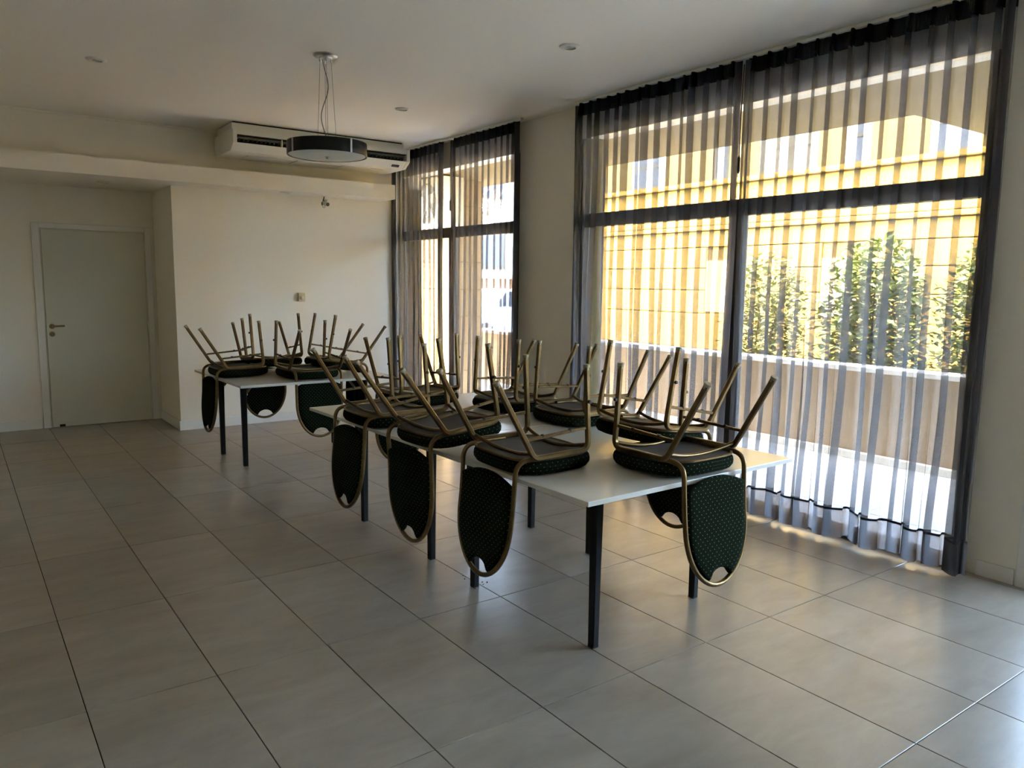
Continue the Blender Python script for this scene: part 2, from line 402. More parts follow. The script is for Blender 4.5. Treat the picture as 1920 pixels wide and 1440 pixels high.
# ================================================================== TABLES
def table(name, label, cx, cy, rz, legs):
    t = empty(name, (cx, cy, 0), rz, label, 'table', 'folding tables under upturned chairs')
    h = .65; zt = .731
    MB().box(-h, -h, zt - .020, h, h, zt).build('tabletop', M_laminate, t, bevel=.002)
    e = .0012
    ed = MB(); ed.box(-h - e, -h - e, zt - .0185, h + e, -h, zt - .0015).box(-h - e, h, zt - .0185, h + e, h + e, zt - .0015)
    ed.box(-h - e, -h, zt - .0185, -h, h, zt - .0015).box(h, -h, zt - .0185, h + e, h, zt - .0015)
    ed.build('edge_band', M_tedge, t)
    R = Matrix.Rotation(-rz, 3, 'Z')
    loc = []
    for lx, ly in legs:
        v = R @ Vector((lx - cx, ly - cy, 0)); loc.append(v)
    for v in loc:
        m = MB(); a, b = .0225, .0180
        vs = []
        for z, r in ((0.006, b), (.36, .0200), (.58, a), (zt - .022, a + .001)):
            c = r * .72; vs += [(v.x + p * r, v.y + q * r, z) for p, q in ((1, .72), (.72, 1), (-.72, 1), (-1, .72), (-1, -.72), (-.72, -1), (.72, -1), (1, -.72))]
        fs = [tuple(range(7, -1, -1)), tuple(range(24, 32))]
        for k in range(3): fs += [(k * 8 + q, k * 8 + (q + 1) % 8, k * 8 + 8 + (q + 1) % 8, k * 8 + 8 + q) for q in range(8)]
        lg = m.add(vs, fs).build('leg', M_black, t)
        MB().box(v.x - .017, v.y - .017, 0, v.x + .017, v.y + .017, .012).build('foot_cap', M_knob, lg, bevel=.003)
        s = 1 if v.x < 0 else -1
        MB().lathe([(.004, -.012), (.011, -.010), (.011, .010), (.004, .012)], (v.x + s * .020, v.y, .600), 10, 'y').build('bolt', M_chrome, lg, smooth=40)
        MB().tube([(v.x + s * .020, v.y + .012, .600), (v.x + s * .105, v.y + .012, zt - .022)], .009, square=True, up=(0, 1, 0)).build('brace', M_brass, t)
    for a, b in ((0, 1), (2, 3)):
        p, q = loc[a], loc[b]
        MB().tube([(p.x, p.y, zt - .038), (q.x, q.y, zt - .038)], .015, square=True, up=(0, 0, 1)).build('leg_crossbar', M_black, t)
    for sx in (-1, 1): MB().box(sx * .46 - .012, -.52, zt - .052, sx * .46 + .012, .52, zt - .0205).build('frame_rail', M_black, t)
    return t
table('folding_table', 'white square folding table nearest the camera with a glossy open corner', 2.199, -.228, math.radians(1.0),
      [(1.818, -.657), (1.763, .176), (2.579, -.546), (2.575, .215)])
table('folding_table', 'white square folding table butted directly behind the nearest table', 2.176, 1.076, math.radians(1.0),
      [(1.782, .642), (1.774, 1.478), (2.585, .776), (2.580, 1.480)])
table('folding_table', 'white square folding table standing alone by the back wall', 2.095, 3.600, math.radians(.6),
      [(1.604, 3.384), (1.576, 3.929), (2.588, 3.34), (2.588, 3.878)])

# ================================================================== CHAIRS (modelled as they lie, seat down)
def superloop(n, fn): return [fn(2 * PI * k / n) for k in range(n)]
def cushion_mesh():
    n = 40; rings = []
    def outline(t, k):
        c, s = math.cos(t), math.sin(t)
        e = 2 / 3.6
        x = math.copysign(abs(c) ** e, c); y = math.copysign(abs(s) ** e, s)
        wx = .232 + .006 * y
        return (x * wx * k, .030 + y * .216 * k + (.012 * (1 - x * x) if y > 0 else 0) * k)
    prof = [(.30, .0005), (.62, .001), (.84, .003), (.95, .012), (.992, .027), (1.0, .041), (.988, .056), (.955, .066), (.6, .068)]
    mb = MB()
    vs = [(0, .03, 0)]
    for k, z in prof:
        vs += [(*outline(2 * PI * q / n, k), z) for q in range(n)]
    vs.append((0, .03, .068)); last = len(vs) - 1
    fs = [(0, 1 + (q + 1) % n, 1 + q) for q in range(n)]
    for i in range(len(prof) - 1):
        a = 1 + i * n
        fs += [(a + q, a + (q + 1) % n, a + n + (q + 1) % n, a + n + q) for q in range(n)]
    a = 1 + (len(prof) - 1) * n; fs += [(a + q, a + (q + 1) % n, last) for q in range(n)]
    return mb.add(vs, fs)
def uv_by(me, fn):
    uvl = me.uv_layers.new(name='UVMap')
    for p in me.polygons:
        for li in p.loop_indices: uvl.data[li].uv = fn(me.vertices[me.loops[li].vertex_index].co, p)
def hoop_y(z): return -.200 - max(0, -.08 - z) * .105
def hoop_pts(a, b, n=26, ztop=-.02):
    """open U, half width a, bottom at z=-.2-b"""
    P = [(a, z) for z in (ztop, -.08, -.14)]
    P += [(a * math.cos(t), -.2 - b * math.sin(t)) for t in [PI * k / n for k in range(n + 1)]]
    P += [(-a, z) for z in (-.14, -.08, ztop)]
    return P
def make_chair():
    r = .0105
    c = empty('banquet_chair', (0, 0, 0))
    o = cushion_mesh().build('seat_cushion', M_fabric, c, smooth=60)
    uv_by(o.data, lambda co, p: (math.atan2(co.x, co.y - .03) * .235, co.z) if abs(p.normal.z) < .7 else (co.x, co.y))
    n = 28; ol = []
    for k in range(n):
        t = 2 * PI * k / n; cc, ss = math.cos(t), math.sin(t); e = 2 / 4.0
        ol.append((math.copysign(abs(cc) ** e, cc) * .205, .03 + math.copysign(abs(ss) ** e, ss) * .195))
    MB().prism(ol, 'z', .0675, .074).build('seat_board', M_board, c)
    rim = [(x * 1.045, .03 + (y - .03) * 1.045, .072) for x, y in ol]
    MB().tube(rim, .006, 6, closed=True, up=(0, 0, 1)).build('seat_rim', M_brass, c, smooth=50)
    for s in (-1, 1):
        fr = fillet([(s * .215, .158, .448), (s * .2155, .176, .18), (s * .217, .182, .085), (s * .2175, .06, .086)], [.02, .075], 7)
        lg = MB().tube(fr, .011, square=True, up=(1, 0, 0)).build('leg', M_brass, c, smooth=30)
        d = (fr[0] - fr[1]).normalized()
        MB().tube([fr[0] - d * .012, fr[0] - d * .002, fr[0] + d * .004, fr[0] + d * .012], .0118, 10).tube([fr[0], fr[0] + d * .010, fr[0] + d * .013], .0150, 10).build('foot_cap', M_cap, lg, smooth=40)
        MB().lathe([(.003, 0), (.008, .002), (.008, .012), (.003, .014)], (s * .226 if s > 0 else s * .226 - .014, .167, .300), 8, 'x').build('stacking_knob', M_knob, lg, smooth=40)
        rr = fillet([(s * .216, -.309, .406), (s * .2195, -.118, .083), (s * .2185, -.02, .0845), (s * .2175, .06, .086)], [.030, .02], 6)
        lg = MB().tube(rr, .011, square=True, up=(1, 0, 0)).build('leg', M_brass, c, smooth=30)
        d = (rr[0] - rr[1]).normalized()
        MB().tube([rr[0] - d * .012, rr[0] - d * .002, rr[0] + d * .004, rr[0] + d * .012], .0118, 10).tube([rr[0], rr[0] + d * .010, rr[0] + d * .013], .0150, 10).build('foot_cap', M_cap, lg, smooth=40)
        MB().tube([(s * .2145, .160, .184), (s * .2165, -.158, .166)], .0068, square=True, up=(1, 0, 0)).build('stretcher', M_brass, c, smooth=30)
        for y in (.075, -.075):
            MB().lathe([(.009, -.003), (.009, .006), (.005, .009)], (s * .2155, y, .1815 + (y - .075) * .057), 8, 'z').build('stretcher_pad', M_knob, c, smooth=40)
    for y, dz in ((-.122, 0), (.180, .012)):
        pts = []
        for k in range(15):
            u = -1 + 2 * k / 14; pts.append((u * .215, y + (.02 if y < 0 else -.025) * (1 - u * u), .076 + dz * .3 + .030 * u * u))
        MB().tube(pts, .0085, 8).build('crossbar', M_brass, c, smooth=50)
    # back hoop: one bent tube from the rails round the back
    a, b = .195, .256
    P = hoop_pts(a, b)
    pts = [(.196, .03, .079), (.197, -.075, .079)]
    bend = fillet([(.197, -.075, .079), (.197, -.196, .070), (.1955, -.2005, -.05)], [.085], 8)
    pts = [(.196, .03, .079)] + [tuple(p) for p in bend] + [(x, hoop_y(z), z) for x, z in P[2:-2]] + [(-p.x, p.y, p.z) for p in reversed(bend)] + [(-.196, .03, .079)]
    MB().tube(pts, .0108, 10, up=(1, 0, 0)).build('back_frame', M_brass, c, smooth=50)
    # pad
    ai, bi = a - .009, b - .009
    ol = []
    nz = .072
    t0 = math.acos(nz / ai)
    for k in range(17): t = t0 * k / 16; ol.append((ai * math.cos(t), -.2 - bi * math.sin(t)))
    zb = ol[-1][1]
    for k in range(1, 9): u = k / 9; x = nz * (1 - 2 * u); ol.append((x, zb + .042 * math.sin(PI * u) ** .6))
    for k in range(17): t = t0 * (1 - k / 16); ol.append((-ai * math.cos(t), -.2 - bi * math.sin(t)))
    ol += [(-ai, -.13), (-ai, -.075)]
    for k in range(15): u = -1 + 2 * k / 14; ol.append((ai * u, -.040 + .042 * (1 - u * u)))
    ol += [(ai, -.075), (ai, -.13)]
    n = len(ol); vs = []; fs = []
    cz = -.21
    lv = [(1.0, .005), (.985, .011), (.94, .0165), (.80, .019), (.4, .021)]
    for sgn in (-1, 1):
        o0 = len(vs)
        for k, dp in lv: vs += [(x * k, hoop_y(cz + (z - cz) * k) + sgn * dp, cz + (z - cz) * k) for x, z in ol]
        vs.append((0, hoop_y(cz) + sgn * .021, cz)); ctr = len(vs) - 1
        for i in range(len(lv) - 1):
            fs += [(o0 + i * n + q, o0 + i * n + (q + 1) % n, o0 + (i + 1) * n + (q + 1) % n, o0 + (i + 1) * n + q) for q in range(n)]
        fs += [(o0 + 4 * n + q, o0 + 4 * n + (q + 1) % n, ctr) for q in range(n)]
    o1 = len(lv) * n + 1
    fs += [(q, (q + 1) % n, o1 + (q + 1) % n, o1 + q) for q in range(n)]
    o = MB().add(vs, fs).build('back_pad', M_fabric, c, smooth=55)
    uv_by(o.data, lambda co, p: (co.x, co.z))
    return c
chair0 = make_chair()
POSES = [
 # x, y, z, turn, tip, roll, label
 (2.2500, -.7095, .7347, 1.04, -.70, .24, 'upturned banquet chair at the nearest table corner, its dotted back pad facing the camera'),
 (1.7270, -.2760, .7325, -89.78, .27, .89, 'upturned banquet chair on the aisle side of the nearest table, beside its bare corner'),
 (1.6226, .2471, .7704, -88.01, 6.07, -.26, 'tipped-up banquet chair with a tilted seat on the side edge where the two tables meet'),
 (1.6605, .9948, .7334, -89.92, .55, .69, 'upturned banquet chair on the aisle side, at the joined table corner nearest the door'),
 (2.2093, 1.5712, .7335, 181.31, -.01, .40, 'upturned banquet chair on the end edge of the second table facing the camera'),
 (2.6167, .9869, .7325, 91.54, 0, .44, 'upturned banquet chair on the window edge, its legs standing in front of the bare pillar'),
 (2.6829, .4332, .7325, 91.54, 0, -.59, 'upturned banquet chair on the window edge, middle one of the three there'),
 (2.4796, -.3326, .7737, 92.77, 7.28, -.65, 'tipped-up banquet chair on the window edge, half hidden behind the corner chair facing the camera'),
 (1.6130, 3.6549, .7354, -89.23, 1.12, .26, 'upturned banquet chair on the lone table, back hanging off the side toward the door'),
 (1.9883, 3.8187, .7665, 181.33, 6.64, -.19, 'upturned banquet chair on the lone table, back hanging down before the back wall'),
 (2.0864, 3.1843, .7359, 2.53, 1.29, .72, 'upturned banquet chair on the lone table, wide back pad hanging toward the camera'),
 (2.4155, 3.3812, .7702, 90.91, 7.55, -.04, 'upturned banquet chair on the lone table, back hanging off the side toward the windows'),
]
for k, (x, y, z, a, p, rl, lab) in enumerate(POSES):
    c = chair0 if k == 0 else copy_tree(chair0)
    a, p, rl = (math.radians(q) for q in (a, p, rl))
    Rm = Matrix.Rotation(a, 4, 'Z') @ Matrix.Rotation(p, 4, 'X') @ Matrix.Rotation(rl, 4, 'Y')
    c.rotation_mode = 'QUATERNION'; c.location = (x, y, z); c.rotation_quaternion = Rm.to_quaternion()
    tag(c, lab, 'chair', 'banquet chairs upturned on the tables')

# ================================================================== CURTAINS
def curtain(label, ya, yb, npl, seed, x=3.985, deep=1.0, edge_dark=(True, True)):
    """pleated sheer panel from ya to yb (yb > ya); fingers of cloth stand toward the room"""
    rnd = random.Random(seed); ztop = 2.985; zbot = .028; zh = .205
    root = empty('sheer_curtain', (x, (ya + yb) / 2, 0), 0, label, 'curtain')
    Lw = yb - ya; p = Lw / npl
    par = [dict(dw=rnd.uniform(.8, 1.25), d=rnd.uniform(.80, 1.25), o=rnd.uniform(-.18, .18), lean=rnd.uniform(-.3, .3), g=rnd.uniform(.25, 1.0)) for _ in range(npl)]
    ph = [rnd.uniform(0, 6.28) for _ in range(4)]
    unit = [(-.5, 0, 0), (-.40, -.05, 0), (-.3, -.1, 0), (-.2, -.07, 0), (-.1, 0, 0), (0, .02, -.62), (0, .25, -.60), (0, .55, -.58), (0, .82, -.60), (0, .98, -.35), (0, 1.02, 0),
            (0, .98, .35), (0, .82, .60), (0, .55, .58), (0, .25, .60), (0, .02, .62), (.1, 0, 0), (.2, -.07, 0), (.3, -.1, 0), (.40, -.05, 0)]
    def row(z):
        t = max(0.0, min(1.0, (ztop - .10 - z) / (ztop - .10))); sm = t * t * (3 - 2 * t)
        head = max(0, 1 - (ztop - z) / .12)
        pts = []
        for k in range(npl):
            q = par[k]; yc = ya + (k + .5 + q['o'] * (.4 + .6 * t)) * p
            dep = (.058 * deep * q['d']) * (1 - .45 * sm * q['g']) * (1 - .35 * head) ; wd = (.013 + .032 * sm * q['dw']) * (1 - .3 * head)
            for u, dx, dw in unit:
                if dw == 0 and u != 0:
                    ww = u
                    yy = yc + u * p if abs(u) > .35 else yc + u * p + math.copysign(wd * .5 * max(0, 1 - abs(u) / .35), u)
                    xx = x + .006 * math.sin(9 * (yy + ph[0])) - dx * .05 * (1 + sm) - .01
                else:
                    yy = yc + dw * wd * (1 + .8 * dx) + q['lean'] * dx * dep
                    xx = x - .01 - dx * dep
                wave = .030 * deep * sm * (math.sin(2 * PI * yy / .27 + ph[1] + .4 * math.sin(3 * z + ph[3])) + .5 * math.sin(2 * PI * yy / .43 + ph[2]))
                pts.append((xx + wave, yy + .010 * t * math.sin(4 * z + ph[3]) * (1 if .05 < (yy - ya) / Lw < .95 else 0), z))
        e = par[-1]
        pts.append((x - .01, yb, z))
        return pts
    def sheet(z0, z1, nz, name, m, off=0.0):
        vs = []; fs = []
        for i in range(nz + 1):
            z = z1 + (z0 - z1) * i / nz
            vs += [(q[0] - off - x, q[1] - (ya + yb) / 2, q[2]) for q in row(z)]
        n = npl * len(unit) + 1
        for i in range(nz):
            for k in range(n - 1): fs.append((i * n + k, i * n + k + 1, (i + 1) * n + k + 1, (i + 1) * n + k))
        return MB().add(vs, fs).build(name, m, root, smooth=70)
    sheet(zh, ztop - .095, 22, 'cloth', M_sheer)
    sheet(ztop - .095, ztop, 3, 'heading', M_head)
    sheet(zbot, zh, 4, 'hem', M_dense)
    sheet(zh - .006, zh + .008, 1, 'hem_seam', M_seam, .002)
    # doubled side hems
    for yy, on in ((ya, edge_dark[0]), (yb, edge_dark[1])):
        if not on: continue
        s = 1 if yy == ya else -1; vs = []; fs = []
        prof = [(0, 0), (-.03, .004), (-.045, .014), (-.040, .030), (-.012, .036), (.004, .028), (.002, .012)]
        nz = 14
        for i in range(nz + 1):
            z = zbot + (ztop - .02 - zbot) * i / nz
            vs += [(-.012 + dx + .006 * math.sin(2.1 * z + ph[0]), (yy - (ya + yb) / 2) + s * (dy + .008 * math.sin(1.7 * z + ph[1]) * (1 - z / 3)), z) for dx, dy in prof]
        m = len(prof)
        for i in range(nz):
            for k in range(m - 1): fs.append((i * m + k, i * m + k + 1, (i + 1) * m + k + 1, (i + 1) * m + k))
        MB().add(vs, fs).build('side_hem', M_dense, root, smooth=70)
    return root
cA = curtain('grey sheer curtain panel of the far window, hanging in the corner by the back wall', 4.165, 5.265, 11, 3, deep=.62)
cB = curtain('grey sheer curtain panel of the far window, ending against the bare pillar', 2.83, 3.965, 11, 5, deep=.62)
cC = curtain('grey sheer curtain panel of the large window, between the pillar and the dark mullion', .40, 2.02, 15, 11)
cD = curtain('grey sheer curtain panel of the large window, in front of the green shrubs', -1.20, .355, 14, 8)
for par, y in ((cC, .375), (cB, 3.985)):
    oy = y - par.location.y
    MB().tube([(-.030, oy, 2.95), (-.034, oy + .004, 2.62), (-.030, oy + .006, 2.36)], .0035, 8).build('draw_rod', M_knob, par, smooth=50)
    MB().lathe([(.004, 2.38), (.010, 2.36), (.010, 2.28), (.005, 2.265)], (-.030, oy + .006, 0), 10).build('rod_weight', M_knob, par, smooth=50)
for nm, a, b, lab in (('curtain_track', 2.80, 5.26, 'slim white curtain track on the ceiling above the far window'),
                      ('curtain_track', -1.24, 2.05, 'slim white curtain track on the ceiling above the large window')):
    tag(MB().box(3.960, a, 2.988, 3.990, b, H).build(nm, M_trimw, bevel=.002), lab, 'curtain track')

# ================================================================== CEILING THINGS
# air conditioner
ac = empty('air_conditioner', (2.885, 4.90, 2.745), 0, 'long ivory air conditioner unit slung under the ceiling by the back wall', 'air conditioner')
def pa(nm, m, mb, bev=None, kind=None, smooth=None):
    o = mb.build(nm, m, ac, bevel=bev, smooth=smooth); o.matrix_parent_inverse = Matrix.Translation((-2.885, -4.90, -2.745))
    if kind: o['kind'] = kind
    return o
xa, xb = 1.95, 3.82
prof = [(4.60, 2.937), (4.60, 2.888), (4.69, 2.884), (4.69, 2.815), (4.60, 2.812), (4.70, 2.747), (5.20, 2.745), (5.20, 2.937)]
pa('casing', M_acw, MB().prism(prof, 'x', xa + .04, xb - .04))
end = [(4.598, 2.938), (4.598, 2.810), (4.70, 2.744), (5.205, 2.742), (5.205, 2.938)]
pa('end_cap', M_acw, MB().prism(end, 'x', xa, xa + .04), .006); pa('end_cap', M_acw, MB().prism(end, 'x', xb - .04, xb), .006)
pa('outlet_duct', M_acd, MB().box(xa + .042, 4.683, 2.8165, xb - .042, 4.689, 2.8835))
pa('outlet_liner', M_acd, MB().box(xa + .042, 4.603, 2.8795, xb - .042, 4.688, 2.8835)); pa('outlet_liner', M_acd, MB().box(xa + .042, 4.606, 2.8155, xb - .042, 4.688, 2.8185))
pa('horizontal_vane', M_acv, MB().obox(((xa + xb) / 2, 4.640, 2.862), (.88, 0, 0), (0, .020, -.006), (0, .0008, .0018)))
mv = MB()
for k in range(42):
    xx = xa + .075 + k * (xb - xa - .15) / 41; mv.obox((xx, 4.655, 2.851), (.0012, 0, 0), (0, .022, 0), (0, 0, .013))
pa('vertical_vanes', M_acv, mv, kind='stuff')
for xx in (xa + .47, (xa + xb) / 2, xb - .55): pa('outlet_divider', M_acw, MB().box(xx - .006, 4.604, 2.813, xx + .006, 4.64, 2.886))
pa('mounting_plate', M_acv if False else M_acw, MB().box(xa + .005, 4.642, 2.937, 3.765, 5.12, 2.996), .002)
pa('gap_shade_strip', M_acd, MB().box(xa + .02, 4.650, 2.996, 3.75, 5.10, 3.008))  # black strip painted in for the shade of the gap under the ceiling
for k in range(3): pa('inlet_grille', M_acv if k == 3 else M_acw, MB().box(xa + .22 + k * .5, 4.86, 2.7395, xa + .68 + k * .5, 5.14, 2.7455), .002)
pa('display', M_acd, MB().obox((3.675, 4.664, 2.766), (.042, 0, 0), (0, .012, -.008), (0, .0035, .0052)), .002)
# pendant lamp
pl = empty('pendant_lamp', (1.820, 2.086, 2.361), 0, 'round black drum pendant lamp with frosted disc hung on thin wires', 'lamp')
def pp(nm, m, mb, smooth=40, par=None): return mb.build(nm, m, par or pl, smooth=smooth)
pp('ceiling_canopy', M_chrome, MB().lathe([(.078, .649), (.078, .640), (.070, .634), (.045, .632), (.040, .622), (.0, .621)], seg=32))
for k in range(4):
    a = PI / 4 + k * PI / 2 + .5; c, s_ = math.cos(a), math.sin(a)
    pp('wire_grip', M_chrome, MB().lathe([(.006, .622), (.007, .608), (.004, .600)], (.036 * c, .036 * s_, 0), 8))
    pp('suspension_wire', M_cord, MB().tube([(.036 * c, .036 * s_, .605), (.062 * c, .062 * s_, .075)], .0013, 6))
cd = []
for k in range(25):
    u = k / 24; cd.append((-.015 + .030 * math.sin(2 * PI * u * 1.05) * math.sin(PI * u) + .02 * u, .010 - .02 * math.sin(2 * PI * u * 1.05) * math.sin(PI * u), .618 - .55 * u))
pp('power_cord', M_cord, MB().tube(cd, .0032, 8))
pp('drum_shade', M_shade, MB().lathe([(.254, .004), (.262, .000), (.263, .004), (.263, .082), (.261, .086), (.20, .087), (.0, .087)], seg=64), 50)
pp('diffuser', M_frost, MB().lathe([(.0, -.004), (.12, -.0035), (.246, .001), (.255, .006)], seg=64), 50)
pp('centre_nut', M_chrome, MB().lathe([(.0, -.020), (.010, -.018), (.013, -.012), (.009, -.008), (.018, -.006), (.018, -.003)], seg=16))
for k in range(4):
    a = math.radians(192 + 90 * k); c, s_ = math.cos(a), math.sin(a)
    pp('clip_strap', M_chrome, MB().obox((.2655 * c, .2655 * s_, .043), (-.007 * s_, .007 * c, 0), (.002 * c, .002 * s_, 0), (0, 0, .043)))
# downlights
dl = None
for k, (x, y, lab) in enumerate(((.622, 3.166, 'small round recessed ceiling downlight over the open floor by the door'),
                                (2.959, .943, 'small round recessed ceiling downlight above the joined tables'),
                                (2.973, 3.177, 'small round recessed ceiling downlight between the air conditioner and the windows'))):
    if k == 0:
        dl = empty('downlight', (x, y, H)); dl.location = (x, y, H)
        MB().lathe([(.036, -.004), (.040, -.012), (.058, -.010), (.066, -.003), (.066, 0)], seg=32).build('trim_ring', M_acw, dl, smooth=50)
        MB().lathe([(.0, -.009), (.018, -.009), (.020, -.0065), (.036, -.004), (.0365, -.002)], seg=32).build('lamp_lens', M_chrome, dl, smooth=40)
        o = dl
    else: o = copy_tree(dl); o.location = (x, y, H)
    tag(o, lab, 'ceiling light', 'recessed downlights in the ceiling')
for k, (x, y, lab) in enumerate(((.98, 5.45, 'flat recessed spotlight in the ledge underside above the door niche'), (2.62, 5.08, 'flat recessed spotlight in the ledge underside beside the security camera'))):
    o = copy_tree(dl); o.location = (x, y, 2.445); tag(o, lab, 'ceiling light', 'recessed spotlights under the ledge')
# security camera under the ledge
cc = empty('security_camera', (3.075, 5.17, 2.445), 0, 'small black and white security camera hanging under the ledge above the thermostat', 'security camera')
MB().lathe([(.028, -.006), (.028, 0)], seg=16).build('base_plate', M_acw, cc, smooth=40)
MB().tube(fillet([(0, 0, -.004), (-.012, -.002, -.045), (.004, -.012, -.070)], .02), .006, 8).build('bracket', M_knob, cc, smooth=50)
b_ = MB(); b_.tube([(.003, .030, -.068), (.014, -.055, -.090)], .026, 16); b_.build('camera_body', M_acw, cc, smooth=40)
MB().tube([(.0138, -.053, -.0895), (.0145, -.061, -.0915)], .020, 16).build('lens', M_acd, cc, smooth=40)
MB().tube([(.003, .020, -.038), (.015, -.066, -.058)], .016, 4).build('sun_shield', M_acw, cc)
MB().tube(fillet([(-.012, .0, -.030), (-.030, -.01, -.085), (-.018, -.01, -.125), (.004, -.01, -.120), (.006, .01, -.092)], .02), .003, 6).build('cable_loop', M_knob, cc, smooth=50)
MB().box(-.034, -.012, -.098, -.022, .004, -.066).build('cable_plug', M_knob, cc, bevel=.002)
# wall dimmer / thermostat
th = empty('thermostat', (2.826, YB, 1.355), 0, 'small yellowed thermostat box with a round knob on the back wall', 'thermostat')
MB().box(-.046, -.010, -.050, .050, 0, .050).build('back_plate', M_acw, th, bevel=.002)
MB().box(-.040, -.042, -.046, .040, -.010, .046).build('housing', mat('yellowed_plastic', (.56, .48, .30), .5), th, bevel=.005)
MB().lathe([(.022, 0), (.022, -.006), (.016, -.010), (.016, -.020), (.003, -.022)], (0, -.042, -.010), 20, 'y').build('dial', mat('pale_pink_plastic', (.66, .54, .40), .5), th, smooth=40)
# crumbs on the floor
rnd = random.Random(4); cr = MB()
for k in range(16):
    x, y, r = 1.79 + rnd.gauss(0, .035), .28 + rnd.gauss(0, .11), rnd.uniform(.0015, .0045)
    cr.lathe([(r, 0), (r * .9, r * .6), (r * .3, r)], (x, y, 0), 5)
tag(cr.build('crumbs', M_knob), 'scattered dark crumbs on the floor tiles beneath the table edge', 'crumbs', kind='stuff')

# ================================================================== OUTSIDE
GZ = -.06
struct(MB().box(XRO, -7, GZ - .2, 30, 32, GZ - .004).build('ground', M_asph))
pv = struct(MB().box(XRO, -5.0, GZ - .05, 6.50, 9.0, GZ - .003).build('pavement', M_coping))
pt = None
for i in range(4):
    for j in range(26):
        x0 = XRO + .01 + i * .54; y0 = -4.95 + j * .535
        if pt is None:
            g = .005; v = []
            for z, e in ((-.003, g), (-.001, g), (0.0, g + .003)): v += [(e, e, z), (.54 - e, e, z), (.54 - e, .535 - e, z), (e, .535 - e, z)]
            fs = [(8, 9, 10, 11)]
            for lv in (0, 4):
                for k in range(4): fs.append((lv + k, lv + (k + 1) % 4, lv + 4 + (k + 1) % 4, lv + 4 + k))
            pt = MB().add(v, fs).mesh('paving_slab', M_pave)
        o = bpy.data.objects.new('paving_slab', pt); COL.objects.link(o); o.parent = pv; o.location = (x0, y0, GZ)
# porch roof over the pavement (deeper on the near side)
struct(MB().box(XRO, .36, 2.92, 6.12, 9.0, 3.17).box(XRO, -7, 2.92, 8.6, .36, 3.17).build('porch_roof', M_soffit))
# corner pier of the porch by the far window, with courses
pr = empty('porch_pier', (5.55, 7.0, GZ), 0, 'pale stone porch pier with thin joints behind the far window', 'pillar')
for k in range(8):
    MB().box(-.22, -.90, .375 * k + .004, .22, .9, .375 * (k + 1) - .004 if k < 7 else 2.975).build('stone_course', M_pier, pr, bevel=.006)
MB().box(-.21, -.89, 0, .21, .89, 2.97).build('core', M_stonej, pr)
# outdoor condenser
co = empty('condenser_unit', (5.10, 6.22, 2.24), 0, 'beige outdoor condenser with a round fan seen through the curtain gap', 'condenser')
MB().box(-.17, -.42, 0, .17, .42, .66).build('casing', M_acw, co, bevel=.01)
MB().lathe([(.0, -.171), (.255, -.171), (.262, -.173)], (0, -.03, .33), 32, 'x').build('fan_opening', M_acd, co)
for k in range(5):
    a = 2 * PI * k / 5 + .3
    MB().obox((-.176, -.03 + .13 * math.cos(a), .33 + .13 * math.sin(a)), (.003, 0, 0), (0, .11 * math.cos(a), .11 * math.sin(a)), (.006, -.055 * math.sin(a), .055 * math.cos(a))).build('fan_blade', M_acv, co)
for r in (.262, .18, .09):
    MB().tube([(-.182, -.03 + r * math.cos(2 * PI * k / 28), .33 + r * math.sin(2 * PI * k / 28)) for k in range(28)], .005, 6, closed=True, up=(1, 0, 0)).build('guard_ring', M_acv, co, smooth=50)
for k in range(6):
    a = PI * k / 6
    MB().tube([(-.184, -.03 - .262 * math.cos(a), .33 - .262 * math.sin(a)), (-.184, -.03 + .262 * math.cos(a), .33 + .262 * math.sin(a))], .003, 6).build('guard_bar', M_acv, co)
for y in (-.3, .3): MB().box(-.15, y - .02, -.03, .225, y + .02, 0).build('bracket', M_acv, co)
# planter wall with coping
pw = empty('planter_wall', (6.60, 4.0, GZ), 0, 'low tan planter wall with pale coping along the pavement', 'wall')
MB().box(-.10, -8.5, 0, .10, 6.0, .82).build('wall_body', M_planter, pw)
for k in range(12): MB().box(-.13, -8.5 + k * 1.21 + .003, .82, .13, -8.5 + (k + 1) * 1.21 - .003, .865).build('coping_stone', M_coping, pw, bevel=.006)
MB().box(-.16, -8.5, 0, -.10, 6.0, .07).build('kerb', M_coping, pw, bevel=.006)
tag(struct(MB().box(6.70, -4.5, GZ, 8.0, 4.3, .62).build('planter_soil', M_bark)))
